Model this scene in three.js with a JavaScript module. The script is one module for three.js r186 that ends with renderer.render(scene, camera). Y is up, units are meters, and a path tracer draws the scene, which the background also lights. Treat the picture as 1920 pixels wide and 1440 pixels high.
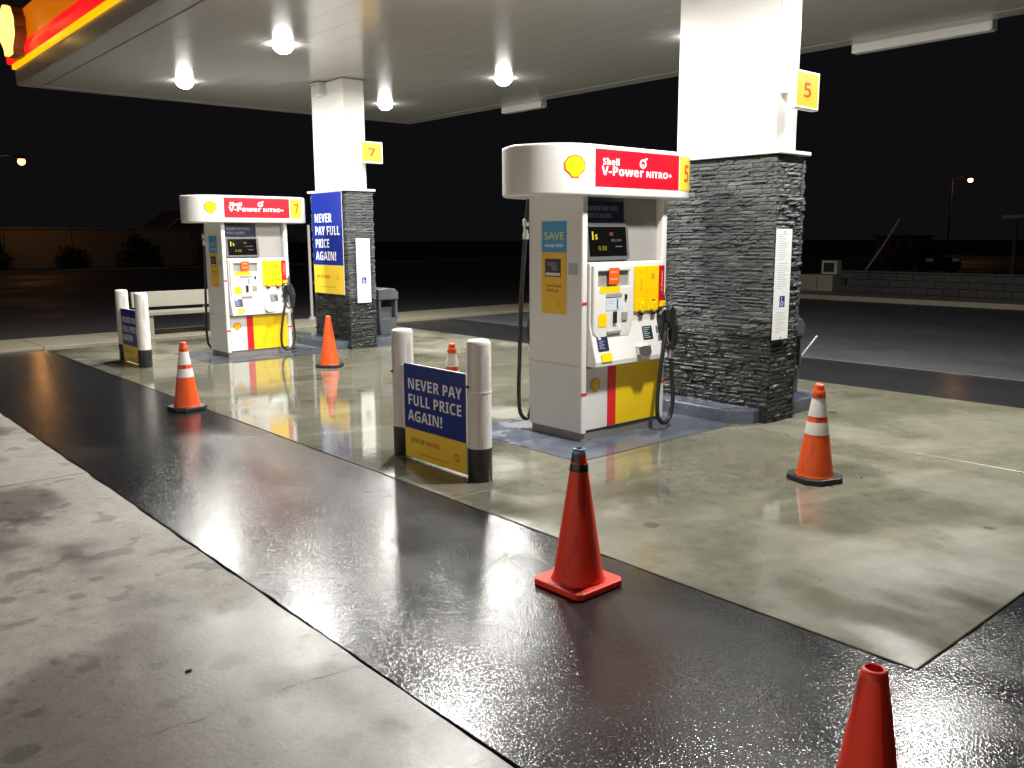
import * as THREE from 'three';
import { RoundedBoxGeometry } from 'three/addons/geometries/RoundedBoxGeometry.js';
import { mergeGeometries, toCreasedNormals } from 'three/addons/utils/BufferGeometryUtils.js';
import { RectAreaLightUniformsLib } from 'three/addons/lights/RectAreaLightUniformsLib.js';

// ---------------------------------------------------------------- camera, sky, exposure
const scene = new THREE.Scene();
const D = Math.PI / 180;
const camera = new THREE.PerspectiveCamera(48.01, 4 / 3, 0.05, 600);
camera.position.set(0, 1.75, 0);
camera.rotation.order = 'YXZ';
camera.rotation.set(-9.6 * D, -40.93 * D, -0.296 * D);
RectAreaLightUniformsLib.init();
const renderer = new THREE.WebGLRenderer({ antialias: true });
renderer.toneMapping = THREE.LinearToneMapping;
renderer.toneMappingExposure = 1.58;
renderer.shadowMap.enabled = true;
// night sky: an even, almost black dome of city haze
{
  const w = 64, h = 32, d = new Float32Array(w * h * 4);
  for (let i = 0; i < w * h; i++) d.set([0.0028, 0.0028, 0.0033, 1], i * 4);
  const sky = new THREE.DataTexture(d, w, h, THREE.RGBAFormat, THREE.FloatType);
  sky.mapping = THREE.EquirectangularReflectionMapping; sky.needsUpdate = true;
  scene.background = sky; scene.environment = sky;
}
const moon = new THREE.DirectionalLight(new THREE.Color(0.8, 0.88, 1), 0.01);   // the only "sun" at night: a faint moon
moon.position.set(-30, 60, 20); moon.castShadow = true; moon.shadow.mapSize.set(2048, 2048);
Object.assign(moon.shadow.camera, { left: -40, right: 40, top: 40, bottom: -40, far: 160 });
scene.add(moon);
const LAMP = new THREE.Color(1, 0.985, 0.93), LAMP_I = 375;      // canopy lamps
const SHOP_I = 1.0;
const SODIUM = new THREE.Color(1, 0.42, 0.1);

// ---------------------------------------------------------------- helpers
function rng(seed) { let s = seed >>> 0; return () => { s = (s + 0x6D2B79F5) >>> 0; let t = Math.imul(s ^ (s >>> 15), 1 | s); t = (t + Math.imul(t ^ (t >>> 7), 61 | t)) ^ t; return ((t ^ (t >>> 14)) >>> 0) / 4294967296; }; }
const hash = (x, y, s) => { let h = Math.imul(x | 0, 374761393) ^ Math.imul(y | 0, 668265263) ^ Math.imul(s | 0, 1274126177); h = Math.imul(h ^ (h >>> 13), 1274126177); return ((h ^ (h >>> 16)) >>> 0) / 4294967296; };
function vnoise(x, y, s, per = 0) {
  const xi = Math.floor(x), yi = Math.floor(y); let fx = x - xi, fy = y - yi;
  fx = fx * fx * (3 - 2 * fx); fy = fy * fy * (3 - 2 * fy);
  const m = per ? v => ((v % per) + per) % per : v => v;
  const a = hash(m(xi), m(yi), s), b = hash(m(xi + 1), m(yi), s), c = hash(m(xi), m(yi + 1), s), d = hash(m(xi + 1), m(yi + 1), s);
  return a + (b - a) * fx + (c - a) * fy + (a - b - c + d) * fx * fy;
}
function fbm(x, y, s, o = 4, per = 0) { let v = 0, a = 0.5, t = 0; for (let i = 0; i < o; i++) { v += a * vnoise(x, y, s + i * 17, per); t += a; a *= 0.5; x *= 2; y *= 2; per *= 2; } return v / t; }
const sstep = (a, b, x) => { const t = Math.min(1, Math.max(0, (x - a) / (b - a))); return t * t * (3 - 2 * t); };
const lerp = (a, b, t) => a + (b - a) * t;
function dataTex(w, h, fn, srgb = false) {
  const d = new Uint8Array(w * h * 4);
  const enc = v => srgb ? 255 * Math.pow(Math.min(1, Math.max(0, v)), 1 / 2.2) : 255 * Math.min(1, Math.max(0, v));
  for (let j = 0; j < h; j++) for (let i = 0; i < w; i++) { const c = fn((i + 0.5) / w, (j + 0.5) / h, i, j), k = (j * w + i) * 4; d[k] = enc(c[0]); d[k + 1] = enc(c[1]); d[k + 2] = enc(c[2]); d[k + 3] = 255; }
  const t = new THREE.DataTexture(d, w, h); t.magFilter = THREE.LinearFilter; t.minFilter = THREE.LinearMipmapLinearFilter; t.generateMipmaps = true;
  t.wrapS = t.wrapT = THREE.RepeatWrapping; if (srgb) t.colorSpace = THREE.SRGBColorSpace; t.needsUpdate = true; return t;
}
function canvasTex(w, h, draw) {
  const c = document.createElement('canvas'); c.width = w; c.height = h; const g = c.getContext('2d'); draw(g, w, h);
  const t = new THREE.CanvasTexture(c); t.colorSpace = THREE.SRGBColorSpace; t.anisotropy = 8; return t;
}
const lin = (r, g, b) => new THREE.Color().setRGB(r, g, b);
const mat = (r, g, b, rough = 0.5, extra = {}) => new THREE.MeshStandardMaterial({ color: lin(r, g, b), roughness: rough, ...extra });
const used = {};
const numbered = n => { const k = used[n] = (used[n] ?? -1) + 1; return k ? `${n}_${String(k).padStart(3, '0')}` : n; };
function sh(m) { m.castShadow = m.receiveShadow = true; return m; }
function thing(name, label, category, [x, y, z] = [0, 0, 0], turn = 0, group) {
  const o = new THREE.Group(); o.name = numbered(name); o.position.set(x, y, z); o.rotation.y = turn;
  o.userData = { label, category }; if (group) o.userData.group = group; scene.add(o); return o;
}
function part(parent, name, geo, material, pos, rot) {
  const m = sh(new THREE.Mesh(geo, material)); m.name = name; if (pos) m.position.set(...pos); if (rot) m.rotation.set(...rot); parent.add(m); return m;
}
function single(name, geo, material, label, category, pos, group) {
  const m = sh(new THREE.Mesh(geo, material)); m.name = numbered(name); m.userData = { label, category }; if (group) m.userData.group = group;
  if (pos) m.position.set(...pos); scene.add(m); return m;
}
function struct(name, geo, material, pos) { const m = sh(new THREE.Mesh(geo, material)); m.name = numbered(name); m.userData = { kind: 'structure' }; if (pos) m.position.set(...pos); scene.add(m); return m; }
function structGroup(name) { const o = new THREE.Group(); o.name = numbered(name); o.userData = { kind: 'structure' }; scene.add(o); return o; }
const plane = (w, h) => new THREE.PlaneGeometry(w, h);
const box = (w, h, d) => new THREE.BoxGeometry(w, h, d);
const rbox = (w, h, d, r = 0.01, s = 2) => new RoundedBoxGeometry(w, h, d, s, Math.min(r, w / 2.01, h / 2.01, d / 2.01));
const cyl = (r0, r1, h, n = 24, open = false) => new THREE.CylinderGeometry(r0, r1, h, n, 1, open);
const at = (g, x, y, z, rx = 0, ry = 0, rz = 0) => { if (rx) g.rotateX(rx); if (ry) g.rotateY(ry); if (rz) g.rotateZ(rz); return g.translate(x, y, z); };
const merge = list => mergeGeometries(list.map(g => { const q = g.index ? g.toNonIndexed() : g; for (const k of Object.keys(q.attributes)) if (!['position', 'normal', 'uv'].includes(k)) q.deleteAttribute(k); return q; }));
const lathe = (pts, n = 40) => new THREE.LatheGeometry(pts.map(p => new THREE.Vector2(p[0], p[1])), n);
const tube = (pts, r, seg = 60, n = 12) => new THREE.TubeGeometry(new THREE.CatmullRomCurve3(pts.map(p => new THREE.Vector3(...p))), seg, r, n);
function extrude(pts, depth, bevel = 0.006, seg = 2) {           // polygon in xy, extruded along z, centred
  const s = pts instanceof THREE.Shape ? pts : new THREE.Shape(pts.map(p => new THREE.Vector2(p[0], p[1])));
  const g = new THREE.ExtrudeGeometry(s, { depth: depth - 2 * bevel, bevelEnabled: bevel > 0, bevelThickness: bevel, bevelSize: bevel, bevelOffset: -bevel, bevelSegments: seg, curveSegments: 24 });
  return g.translate(0, 0, -(depth - 2 * bevel) / 2);
}

// ---------------------------------------------------------------- surfaces
// paving: a shallow slab whose uv spans the rectangle R = [x0, z0, x1, z1] of its texture, in metres on the ground
function paving(x0, z0, x1, z1, top, thick, R, bevel = 0.006, outline = [[x0, z0], [x1, z0], [x1, z1], [x0, z1]]) {
  const shape = new THREE.Shape(outline.map(p => new THREE.Vector2(p[0], -p[1])));
  const g = new THREE.ExtrudeGeometry(shape, { depth: thick - bevel, bevelEnabled: true, bevelThickness: bevel, bevelSize: bevel, bevelOffset: -bevel, bevelSegments: 1 });
  g.rotateX(-Math.PI / 2).translate(0, top - thick, 0);
  const p = g.attributes.position, uv = g.attributes.uv;
  for (let i = 0; i < p.count; i++) uv.setXY(i, (p.getX(i) - R[0]) / (R[2] - R[0]), (p.getZ(i) - R[1]) / (R[3] - R[1]));
  return g;
}
function ragged(pts, seed, amp = 0.007, step = 0.11) {                // outline with slightly broken edges, always inside the given one
  const out = []; let cx = 0, cz = 0; for (const p of pts) { cx += p[0] / pts.length; cz += p[1] / pts.length; }
  pts.forEach((a, i) => { const b = pts[(i + 1) % pts.length], L = Math.hypot(b[0] - a[0], b[1] - a[1]), n = Math.max(1, Math.round(L / step)), ux = (b[0] - a[0]) / L, uz = (b[1] - a[1]) / L;
    for (let k = 0; k < n; k++) { const t = k / n, x = lerp(a[0], b[0], t), z = lerp(a[1], b[1], t), j = k ? amp * Math.pow(fbm(x * 6 + seed, z * 6, seed, 3), 2) * 2.2 : 0; out.push([x - uz * j, z + ux * j]); } });
  return out;
}
const tiled = (t, w, h, size) => { const c = t.clone(); c.repeat.set(w / size, h / size); c.needsUpdate = true; return c; };
// stone chips bound in bitumen, a 2 m tile
const asphaltBump = dataTex(1024, 1024, (u, v) => {
  const n = 320, x = u * n, y = v * n, xi = Math.floor(x), yi = Math.floor(y); let d1 = 9, hgt = 0;
  for (let j = -1; j < 2; j++) for (let i = -1; i < 2; i++) {
    const cx = (xi + i + n) % n, cy = (yi + j + n) % n, dx = xi + i + hash(cx, cy, 3) - x, dy = yi + j + hash(cx, cy, 4) - y, d = dx * dx + dy * dy;
    if (d < d1) { d1 = d; hgt = hash(cx, cy, 5); }
  }
  const s = (0.18 + 0.82 * hgt * hgt) * Math.max(0, 1 - d1 * 1.5) * 0.8 + 0.2 * fbm(u * 32, v * 32, 8, 3, 32);
  return [s, s, s];
});
const concreteBump = dataTex(1024, 1024, (u, v) => {
  const f = 0.5 * fbm(u * 24, v * 24, 21, 4, 24) + 0.35 * fbm(u * 180, v * 180, 22, 2, 180) + 0.15 * vnoise(u * 512, v * 512, 23, 512);
  return [f, f, f];
});
// forecourt slab: olive concrete, hosed down: standing film in places, damp elsewhere
const SL = [3.4, -15.45, 11.2, -1.4];
const slabWet = (X, Z) => {
  const big = fbm(X * 0.55 + 7, Z * 0.45, 31, 4), mid = fbm(X * 2.1, Z * 1.2, 32, 4);
  const pool = (x, z, r) => Math.exp(-((X - x) ** 2 + (Z - z) ** 2) / (r * r));        // where the hose water stands
  return sstep(0.32, 0.61, 0.66 * big + 0.34 * mid + 0.30 * pool(5.4, -3.9, 1.2) + 0.22 * pool(4.9, -9.8, 2.6) + 0.12 * pool(5.2, -2.7, 0.8) - 0.12 * pool(4.2, -1.8, 1.0));
};
const drips = (() => { const r = rng(404), a = []; for (let i = 0; i < 34; i++) a.push([3.6 + 5.6 * r(), -15 + 13.4 * r(), 0.015 + 0.06 * r() * r()]); return a; })();       // oil drips
const slabMap = dataTex(1024, 1920, (u, v) => {
  const X = lerp(SL[0], SL[2], u), Z = lerp(SL[1], SL[3], v), w = slabWet(X, Z);
  const blot = fbm(X * 0.9, Z * 1.1, 41, 5), fine = fbm(X * 14, Z * 14, 42, 4), speck = vnoise(X * 95, Z * 95, 43);
  const streak = fbm(X * 0.7 + Z * 0.4, Z * 3.2 - X * 1.0, 44, 5);            // pale scuffs left by the washing
  let k = 0.84 + 0.28 * (blot - 0.5) + 0.36 * (fine - 0.5) + 0.16 * (speck - 0.5) + 0.30 * sstep(0.52, 0.8, streak);
  k *= lerp(1.04, 0.80, w);
  const oil = sstep(0.60, 0.74, fbm(X * 1.3 + 3, Z * 1.3, 45, 5)); k *= 1 - 0.34 * oil;
  const green = 0.5 + 0.5 * fbm(X * 0.5, Z * 0.5, 46, 2);
  for (const [dx, dz, dr] of drips) { const q = ((X - dx) ** 2 + (Z - dz) ** 2) / (dr * dr); if (q < 4) k *= 1 - 0.55 * sstep(1.6, 0.5, q + 0.6 * (fine - 0.5)); }
  return [0.212 * k, 0.205 * k, lerp(0.170, 0.145, green) * k];
}, true);
const slabRough = dataTex(320, 640, (u, v) => {
  const X = lerp(SL[0], SL[2], u), Z = lerp(SL[1], SL[3], v), w = slabWet(X, Z);
  const r = lerp(0.36, 0.045, w) + 0.07 * (fbm(X * 5, Z * 5, 51, 3) - 0.5); return [r, r, r];
});
const slabMat = new THREE.MeshPhysicalMaterial({ ior: 1.75, map: slabMap, roughnessMap: slabRough, roughness: 1, bumpMap: tiled(concreteBump, SL[2] - SL[0], SL[3] - SL[1], 3), bumpScale: 0.0005 });
// drive strip: wet asphalt
const ST = [1.73, -15.6, 3.4, 1.2];
const aRough = (seed, lo, hi) => (X, Z) => lerp(lo, hi, sstep(0.28, 0.70, 0.7 * fbm(X * 0.9, Z * 0.55, seed, 4) + 0.3 * fbm(X * 3, Z * 3, seed + 5, 3)));
function asphaltMat(R, seed, lo, hi, bump, base, size = 1, film = null) {
  const W = R[2] - R[0], L = R[3] - R[1], fr = aRough(seed, lo, hi);
  const rough = dataTex(128 * size, 512 * size, (u, v) => { const X = lerp(R[0], R[2], u), Z = lerp(R[1], R[3], v), r = film ? lerp(fr(X, Z), 0.09, film(X, Z)) : fr(X, Z); return [r, r, r]; });
  const map = dataTex(256 * size, 1024 * size, (u, v) => {
    const X = lerp(R[0], R[2], u), Z = lerp(R[1], R[3], v), k = 0.75 + 0.5 * (fbm(X * 1.1, Z * 0.8, seed + 9, 4)) * 0.8 + 0.5 * (vnoise(X * 130, Z * 130, seed + 11) - 0.5);
    return [base * 0.97 * k, base * k, base * 1.08 * k];
  }, true);
  return new THREE.MeshStandardMaterial({ map, roughnessMap: rough, roughness: 1, bumpMap: tiled(asphaltBump, W, L, 2), bumpScale: bump });
}
const stripMat = asphaltMat(ST, 61, 0.13, 0.29, 0.0011, 0.017, 1.5, (X, Z) => sstep(0.40, 0.78, fbm(X * 1.2, Z * 0.6, 66, 4) + 0.35 * sstep(-6.8, -9.5, Z)));
// walkway concrete in the foreground: paler, half dry, with damp patches and a long crack
const PD = [-0.6, -10.4, 1.73, -0.6];           // the texture's rectangle; it mirrors beyond
const crackZ = X => -2.92 - 0.10 * (1.73 - X) + 0.16 * (fbm(X * 3.1, 2, 77, 4) - 0.5) + 0.03 * (vnoise(X * 16, 5, 78) - 0.5);
const padDamp = (X, Z) => sstep(0.455, 0.60, 0.66 * fbm(X * 0.95 + 2.3, Z * 0.75 + 0.4, 71, 5) + 0.34 * fbm(X * 2.6, Z * 2.0, 72, 5));
const padMap = dataTex(640, 2048, (u, v) => {
  const X = lerp(PD[0], PD[2], u), Z = lerp(PD[1], PD[3], v), w = padDamp(X, Z);
  let k = 0.86 + 0.4 * (fbm(X * 1.6, Z * 1.6, 73, 5) - 0.5) + 0.30 * (fbm(X * 17, Z * 17, 74, 4) - 0.5) + 0.20 * (vnoise(X * 120, Z * 120, 75) - 0.5) - 0.25 * sstep(0.86, 0.95, vnoise(X * 60, Z * 60, 80));
  k *= lerp(1.05, 0.55, w);
  k *= 1 - 0.35 * sstep(0.66, 0.74, fbm(X * 6, Z * 6, 76, 3));                 // small old stains
  return [0.375 * k, 0.355 * k, 0.318 * k];
}, true);
const padRough = dataTex(320, 800, (u, v) => {
  const X = lerp(PD[0], PD[2], u), Z = lerp(PD[1], PD[3], v), r = lerp(0.62, 0.34, padDamp(X, Z)) + 0.1 * (fbm(X * 6, Z * 6, 79, 3) - 0.5); return [r, r, r];
});
padMap.wrapS = padMap.wrapT = padRough.wrapS = padRough.wrapT = THREE.MirroredRepeatWrapping;
const padMat = new THREE.MeshStandardMaterial({ map: padMap, roughnessMap: padRough, roughness: 1, bumpMap: tiled(concreteBump, PD[2] - PD[0], PD[3] - PD[1], 2.4), bumpScale: 0.0010 });
const lotR = [9.6, -15.6, 22.9, 6];
const bandMat = asphaltMat(lotR, 81, 0.05, 0.16, 0.0010, 0.026);
const lotMat = asphaltMat(lotR, 91, 0.45, 0.7, 0.0022, 0.062);
const walkMat = new THREE.MeshStandardMaterial({ color: lin(0.27, 0.245, 0.18), roughness: 0.55, bumpMap: concreteBump, bumpScale: 0.002 });
const jointMat = mat(0.03, 0.03, 0.028, 0.7);

// ---------------------------------------------------------------- ground
{
  const g = new THREE.PlaneGeometry(900, 900); g.rotateX(-Math.PI / 2);
  struct('ground', g, mat(0.028, 0.027, 0.026, 0.8), [0, -0.16, -150]);
  const bed = box(31, 0.1, 24); struct('sub_base', bed, jointMat, [9.5, -0.08, -5.6]);          // dark bed seen in the joints
  // forecourt slab in cast panels with sawn joints
  const slab = structGroup('forecourt_slab');
  const xs = [3.399, 7.0, 9.65], zs = [-15.45, -12.1, -8.6, -4.55, -1.4], j = 0.0025;
  for (let a = 0; a < 2; a++) for (let b = 0; b < 4; b++)
    part(slab, 'slab_panel', paving(xs[a] + (a ? j : 0), zs[b] + (b ? j : 0), xs[a + 1] - (a ? 0 : j), zs[b + 1] - (b < 3 ? j : 0), 0, 0.028, SL, 0.003), slabMat);
  struct('asphalt_strip', paving(1.738, -15.6, 3.396, 1.2, -0.003, 0.022, ST, 0.003, ragged([[1.734, -15.6], [3.398, -15.6], [3.398, -1.398], [9.65, -1.398], [9.65, 1.2], [1.734, 1.2]], 7, 0.012)), stripMat);
  const pad = structGroup('concrete_walkway');
  for (const [z0, z1] of [[-15.6, -6.95], [-6.94, 2.5]]) part(pad, 'slab_panel', paving(-4.5, z0, 1.73, z1, 0.004, 0.03, PD, 0.004, ragged([[-4.5, z0], [1.73, z0], [1.73, z1], [-4.5, z1]], 9, 0.014)), padMat);
  struct('asphalt_band', paving(9.662, -15.45, 11.55, 6, -0.006, 0.02, lotR), bandMat);
  struct('asphalt_lot', paving(11.56, -15.45, 22.6, 6, -0.002, 0.024, lotR), lotMat);
  // crack in the walkway: a narrow broken groove cut through the surface, filled with dirt
  const pts = []; for (let x = 1.715; x > 0.85; x -= 0.035) pts.push([x, crackZ(x)]);
  const r = rng(5), pos = [];
  for (let i = 0; i < pts.length - 1; i++) { const w0 = 0.0006 + 0.0022 * r() * r(), [x0, z0] = pts[i], [x1, z1] = pts[i + 1]; pos.push(x0, 0.0055, z0 - w0, x1, 0.0055, z1 + w0, x1, 0.0055, z1 - w0, x0, 0.0055, z0 - w0, x0, 0.0055, z0 + w0, x1, 0.0055, z1 + w0); }
  const cg = new THREE.BufferGeometry(); cg.setAttribute('position', new THREE.Float32BufferAttribute(pos, 3)); cg.computeVertexNormals();
  cg.setAttribute('uv', new THREE.Float32BufferAttribute(new Float32Array(pos.length / 3 * 2), 2));
  part(pad, 'crack', cg, mat(0.06, 0.055, 0.045, 0.9));
  // pavement along the street beyond the forecourt, with its kerb, then the street and the far pavement
  const walk = structGroup('sidewalk');
  const R = [0, 0, 3, 3];
  for (let x = -9; x < 22; x += 1.55) part(walk, 'paving_slab', paving(x + 0.006, -17.1, x + 1.544, -15.63, 0.03, 0.06, R), walkMat);
  struct('kerb', at(rbox(31, 0.14, 0.18, 0.03), 6.5, -0.04, -17.2), walkMat);
  const street = asphaltMat([-60, -58, 60, -17.3], 95, 0.5, 0.75, 0.002, 0.05);
  struct('street', paving(-60, -58, 70, -17.3, -0.10, 0.05, [-60, -58, 60, -17.3]), street);
  struct('kerb', at(rbox(130, 0.16, 0.25, 0.03), 5, -0.06, -58.1), walkMat);
  // pavement and kerb along the side of the lot
  struct('kerb', at(rbox(0.2, 0.17, 22, 0.03), 22.72, 0.045, -4.6), walkMat);
  const side = structGroup('sidewalk');
  for (let z = -15.4; z < 6; z += 1.5) part(side, 'paving_slab', paving(22.83, z + 0.006, 24.5, z + 1.494, 0.12, 0.16, R), walkMat);
}

// ---------------------------------------------------------------- the shop behind the camera, its lit windows fill the near sides
{
  const t = thing('shop_front', 'long pale shop wall with lit windows facing the forecourt', 'building', [-5.2, 0, -3.5]);
  const wallM = mat(0.45, 0.41, 0.35, 0.8), frame = mat(0.12, 0.12, 0.12, 0.5), pane = new THREE.MeshStandardMaterial({ color: lin(0.3, 0.28, 0.25), roughness: 0.2, emissive: lin(1, 0.86, 0.70), emissiveIntensity: 0.6 });
  part(t, 'wall', box(0.3, 3.6, 20), wallM, [-0.2, 1.8, 0]); part(t, 'roof_edge', rbox(0.6, 0.3, 20.4, 0.03), frame, [-0.1, 3.75, 0]);
  for (let i = 0; i < 6; i++) {
    const z = -8 + i * 3.2, w = part(t, 'window', rbox(0.08, 2.1, 2.7, 0.02), frame, [-0.03, 1.65, z]); part(w, 'pane', plane(2.5, 1.9), pane, [0.043, 0, 0], [0, Math.PI / 2, 0]);
    const L = new THREE.RectAreaLight(lin(1, 0.86, 0.70), SHOP_I, 2.5, 1.9); L.position.set(-5.12, 1.65, -3.5 + z); L.lookAt(5, 1.65, -3.5 + z); scene.add(L);
  }
}

// ---------------------------------------------------------------- canopy
const SOF = 4.2, CX0 = 3.5, CX1 = 11.05, CZ0 = -16.1, CZ1 = -1.6;
const whitePaint = mat(0.74, 0.73, 0.70, 0.28);
const soffitMat = mat(0.43, 0.42, 0.40, 0.2);
const redGlow = new THREE.MeshStandardMaterial({ color: lin(0.5, 0.01, 0.01), roughness: 0.3, emissive: lin(1, 0.008, 0.012), emissiveIntensity: 0.8 });
const yellowGlow = new THREE.MeshStandardMaterial({ color: lin(0.7, 0.45, 0.02), roughness: 0.35, emissive: lin(1, 0.50, 0.0), emissiveIntensity: 0.7 });
{
  const c = thing('station_canopy', 'large flat white canopy with glowing red and yellow edge over the forecourt', 'canopy');
  const n = 17, x0 = 3.83, w = (10.72 - x0) / n;
  for (let i = 0; i < n; i++) part(c, 'soffit_panel', rbox(w - 0.001, 0.03, CZ1 - CZ0 - 0.5, 0.0016, 1), soffitMat, [x0 + (i + 0.5) * w, SOF + 0.015, (CZ0 + CZ1) / 2]);
  part(c, 'deck', box(CX1 - CX0 - 0.1, 0.9, CZ1 - CZ0 - 0.1), mat(0.1, 0.1, 0.1, 0.8), [(CX0 + CX1) / 2, SOF + 0.50, (CZ0 + CZ1) / 2]);
  // flat border round the soffit, a groove away from the panels
  for (const [x, wd] of [[(CX0 + 3.80) / 2, 0.30], [(10.75 + CX1) / 2, 0.30]]) part(c, 'soffit_border', rbox(wd, 0.04, CZ1 - CZ0, 0.008, 1), soffitMat, [x, SOF + 0.018, (CZ0 + CZ1) / 2]);
  for (const z of [CZ0 + 0.11, CZ1 - 0.11]) part(c, 'soffit_border', rbox(6.90, 0.04, 0.22, 0.008, 1), soffitMat, [7.275, SOF + 0.018, z]);
  const greyTrim = mat(0.34, 0.33, 0.33, 0.3), panel = new THREE.MeshStandardMaterial({ color: lin(0.7, 0.30, 0.03), roughness: 0.45, emissive: lin(0.55, 0.12, 0.0), emissiveIntensity: 0.55 });
  const bar = (len) => { const g = extrude([[0, 4.515], [-0.055, 4.53], [-0.08, 4.63], [-0.06, 4.73], [0, 4.75]], len, 0.0); return g; };
  // side facing the shop, then the side facing the street and the two others
  for (const [side, x, z, len, ry] of [[0, CX0, (CZ0 + CZ1) / 2, CZ1 - CZ0, 0], [1, (CX0 + CX1) / 2, CZ0, CX1 - CX0, -Math.PI / 2], [2, CX1, (CZ0 + CZ1) / 2, CZ1 - CZ0, Math.PI], [3, (CX0 + CX1) / 2, CZ1, CX1 - CX0, Math.PI / 2]]) {
    const M = g => g.rotateY(ry).translate(x, 0, z);
    part(c, 'fascia_trim', M(at(box(0.05, 0.235, len - 0.06), -0.002, 4.322, 0)), greyTrim);
    part(c, 'fascia_panel', M(at(box(0.05, 0.45, len - 0.07), -0.004, 4.98, 0)), panel);
    if (side < 2) {
      part(c, 'yellow_light_strip', M(at(box(0.09, 0.07, len), -0.02, 4.478, 0)), yellowGlow);
      part(c, 'red_light_bar', M(bar(len + 0.24)), redGlow);
    } else part(c, 'fascia_band', M(at(box(0.05, 0.31, len - 0.07), -0.003, 4.60, 0)), panel);
  }
  const L = new THREE.RectAreaLight(lin(1, 0.02, 0.01), 0.4, 14, 0.16); L.position.set(CX0 - 0.17, 4.65, -8.85); L.lookAt(-10, 4.65, -8.85); scene.add(L);
}
// shell shaped emblem outline: fan with scalloped rim and a short foot, radius about 1
function shellShape(s = 1) {
  const p = []; const N = 7;
  p.push([-0.38, -0.98], [-0.44, -0.74]);
  for (let i = 0; i <= N * 8; i++) {
    const t = i / (N * 8), a = Math.PI * (1.22 - 1.44 * t), r = 0.93 + 0.07 * Math.abs(Math.sin(t * N * Math.PI));
    p.push([-r * Math.cos(Math.PI - a) * 1.04, 0.08 + r * Math.sin(a) * 0.92].map((v, k) => k ? v : r * Math.cos(a) * 1.04));
  }
  p.push([0.44, -0.74], [0.38, -0.98]);
  return new THREE.Shape(p.map(q => new THREE.Vector2(q[0] * s, q[1] * s)));
}
{
  const e = thing('emblem_sign', 'glowing pale yellow shell shaped sign mounted on the canopy edge', 'sign', [3.33, 4.88, -15.35], -Math.PI / 2);
  const glow = new THREE.MeshStandardMaterial({ color: lin(0.8, 0.6, 0.1), roughness: 0.35, emissive: lin(1, 0.62, 0.12), emissiveIntensity: 1.6 });
  part(e, 'shell_face', extrude(shellShape(0.36), 0.1, 0.01), glow, [0, 0, 0.06]);
  part(e, 'rim', extrude(shellShape(0.385), 0.16, 0.01), mat(0.25, 0.12, 0.03, 0.4), [0, 0, -0.03]);
  part(e, 'bracket', box(0.3, 0.2, 0.2), mat(0.15, 0.15, 0.15, 0.5), [0, 0.0, -0.15]);
  const L = new THREE.PointLight(lin(1, 0.6, 0.15), 0.15); L.position.set(3.05, 4.88, -15.35); scene.add(L);
}
// lamps under the canopy
{
  const lensMat = new THREE.MeshStandardMaterial({ color: lin(0.9, 0.9, 0.9), roughness: 0.3, emissive: LAMP.clone(), emissiveIntensity: 34 });
  const lensGeo = lathe([[0, -0.118], [0.05, -0.113], [0.09, -0.092], [0.122, -0.055], [0.135, -0.015], [0.135, 0]], 32);
  const flangeGeo = extrude([[-0.26, -0.26], [0.26, -0.26], [0.26, 0.26], [-0.26, 0.26]], 0.016, 0.006); flangeGeo.rotateX(Math.PI / 2);
  for (const [x, z, where] of [[5.37, -13.95, 'in the corner row by the street, on the shop side'], [5.37, -10.6, 'between the two pumps on the shop side'], [5.37, -7.25, 'above the pump marked 5, behind it'], [5.37, -3.6, 'before the pump marked 5, near the canopy end'],
    [9.05, -13.95, 'in the corner row by the street, beyond the columns'], [9.05, -10.6, 'between the two columns on the far side'], [9.05, -6.95, 'hidden behind the column with sign 5'], [9.05, -3.6, 'beyond the column with sign 5, at the canopy end']]) {
    const t = thing('canopy_light', 'bright domed canopy lamp ' + where, 'lamp', [x, SOF + 0.004, z], 0, 'lamps under the canopy');
    part(t, 'flange', flangeGeo, soffitMat);
    part(t, 'lens', lensGeo, lensMat, [0, -0.007, 0]);
    const L = new THREE.RectAreaLight(LAMP, LAMP_I * 1.78, 0.27, 0.27); L.position.set(x, SOF - 0.14, z); L.lookAt(x, 0, z); scene.add(L);
  }
}
// white sign cases under the far edge of the canopy
for (const [z0, z1, lab] of [[-13.05, -11.95, 'short white box under the far canopy edge, between the two columns'], [-6.0, -4.3, 'long white box under the far canopy edge, beyond the stone column with sign 5']]) {
  const t = thing('edge_box', lab, 'light box', [CX1 + 0.1, SOF, (z0 + z1) / 2], 0);
  part(t, 'housing', rbox(0.14, 0.30, z1 - z0, 0.015), whitePaint, [0, 0.045, 0]);
  part(t, 'end_cap', rbox(0.145, 0.28, 0.02, 0.005), mat(0.5, 0.5, 0.5, 0.4), [0, 0.045, (z1 - z0) / 2 + 0.008]);
}

// ---------------------------------------------------------------- stone columns
const stoneBump = dataTex(256, 256, (u, v) => { const f = 0.6 * fbm(u * 6, v * 6, 101, 4, 6) + 0.4 * fbm(u * 40, v * 12, 102, 3, 4); return [f, f, f]; });
const stoneMap = dataTex(256, 256, (u, v) => { const f = 0.55 + 0.9 * fbm(u * 5, v * 5, 103, 5, 5) * 0.6 + 0.35 * (vnoise(u * 60, v * 60, 104) - 0.5); return [f, f, f]; }, true);
const stoneMats = [[0.082, 0.089, 0.092], [0.105, 0.112, 0.113], [0.066, 0.072, 0.075], [0.135, 0.140, 0.138], [0.092, 0.098, 0.098]].map(c => mat(...c, 0.72, { map: stoneMap, bumpMap: stoneBump, bumpScale: 0.003 }));
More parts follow.
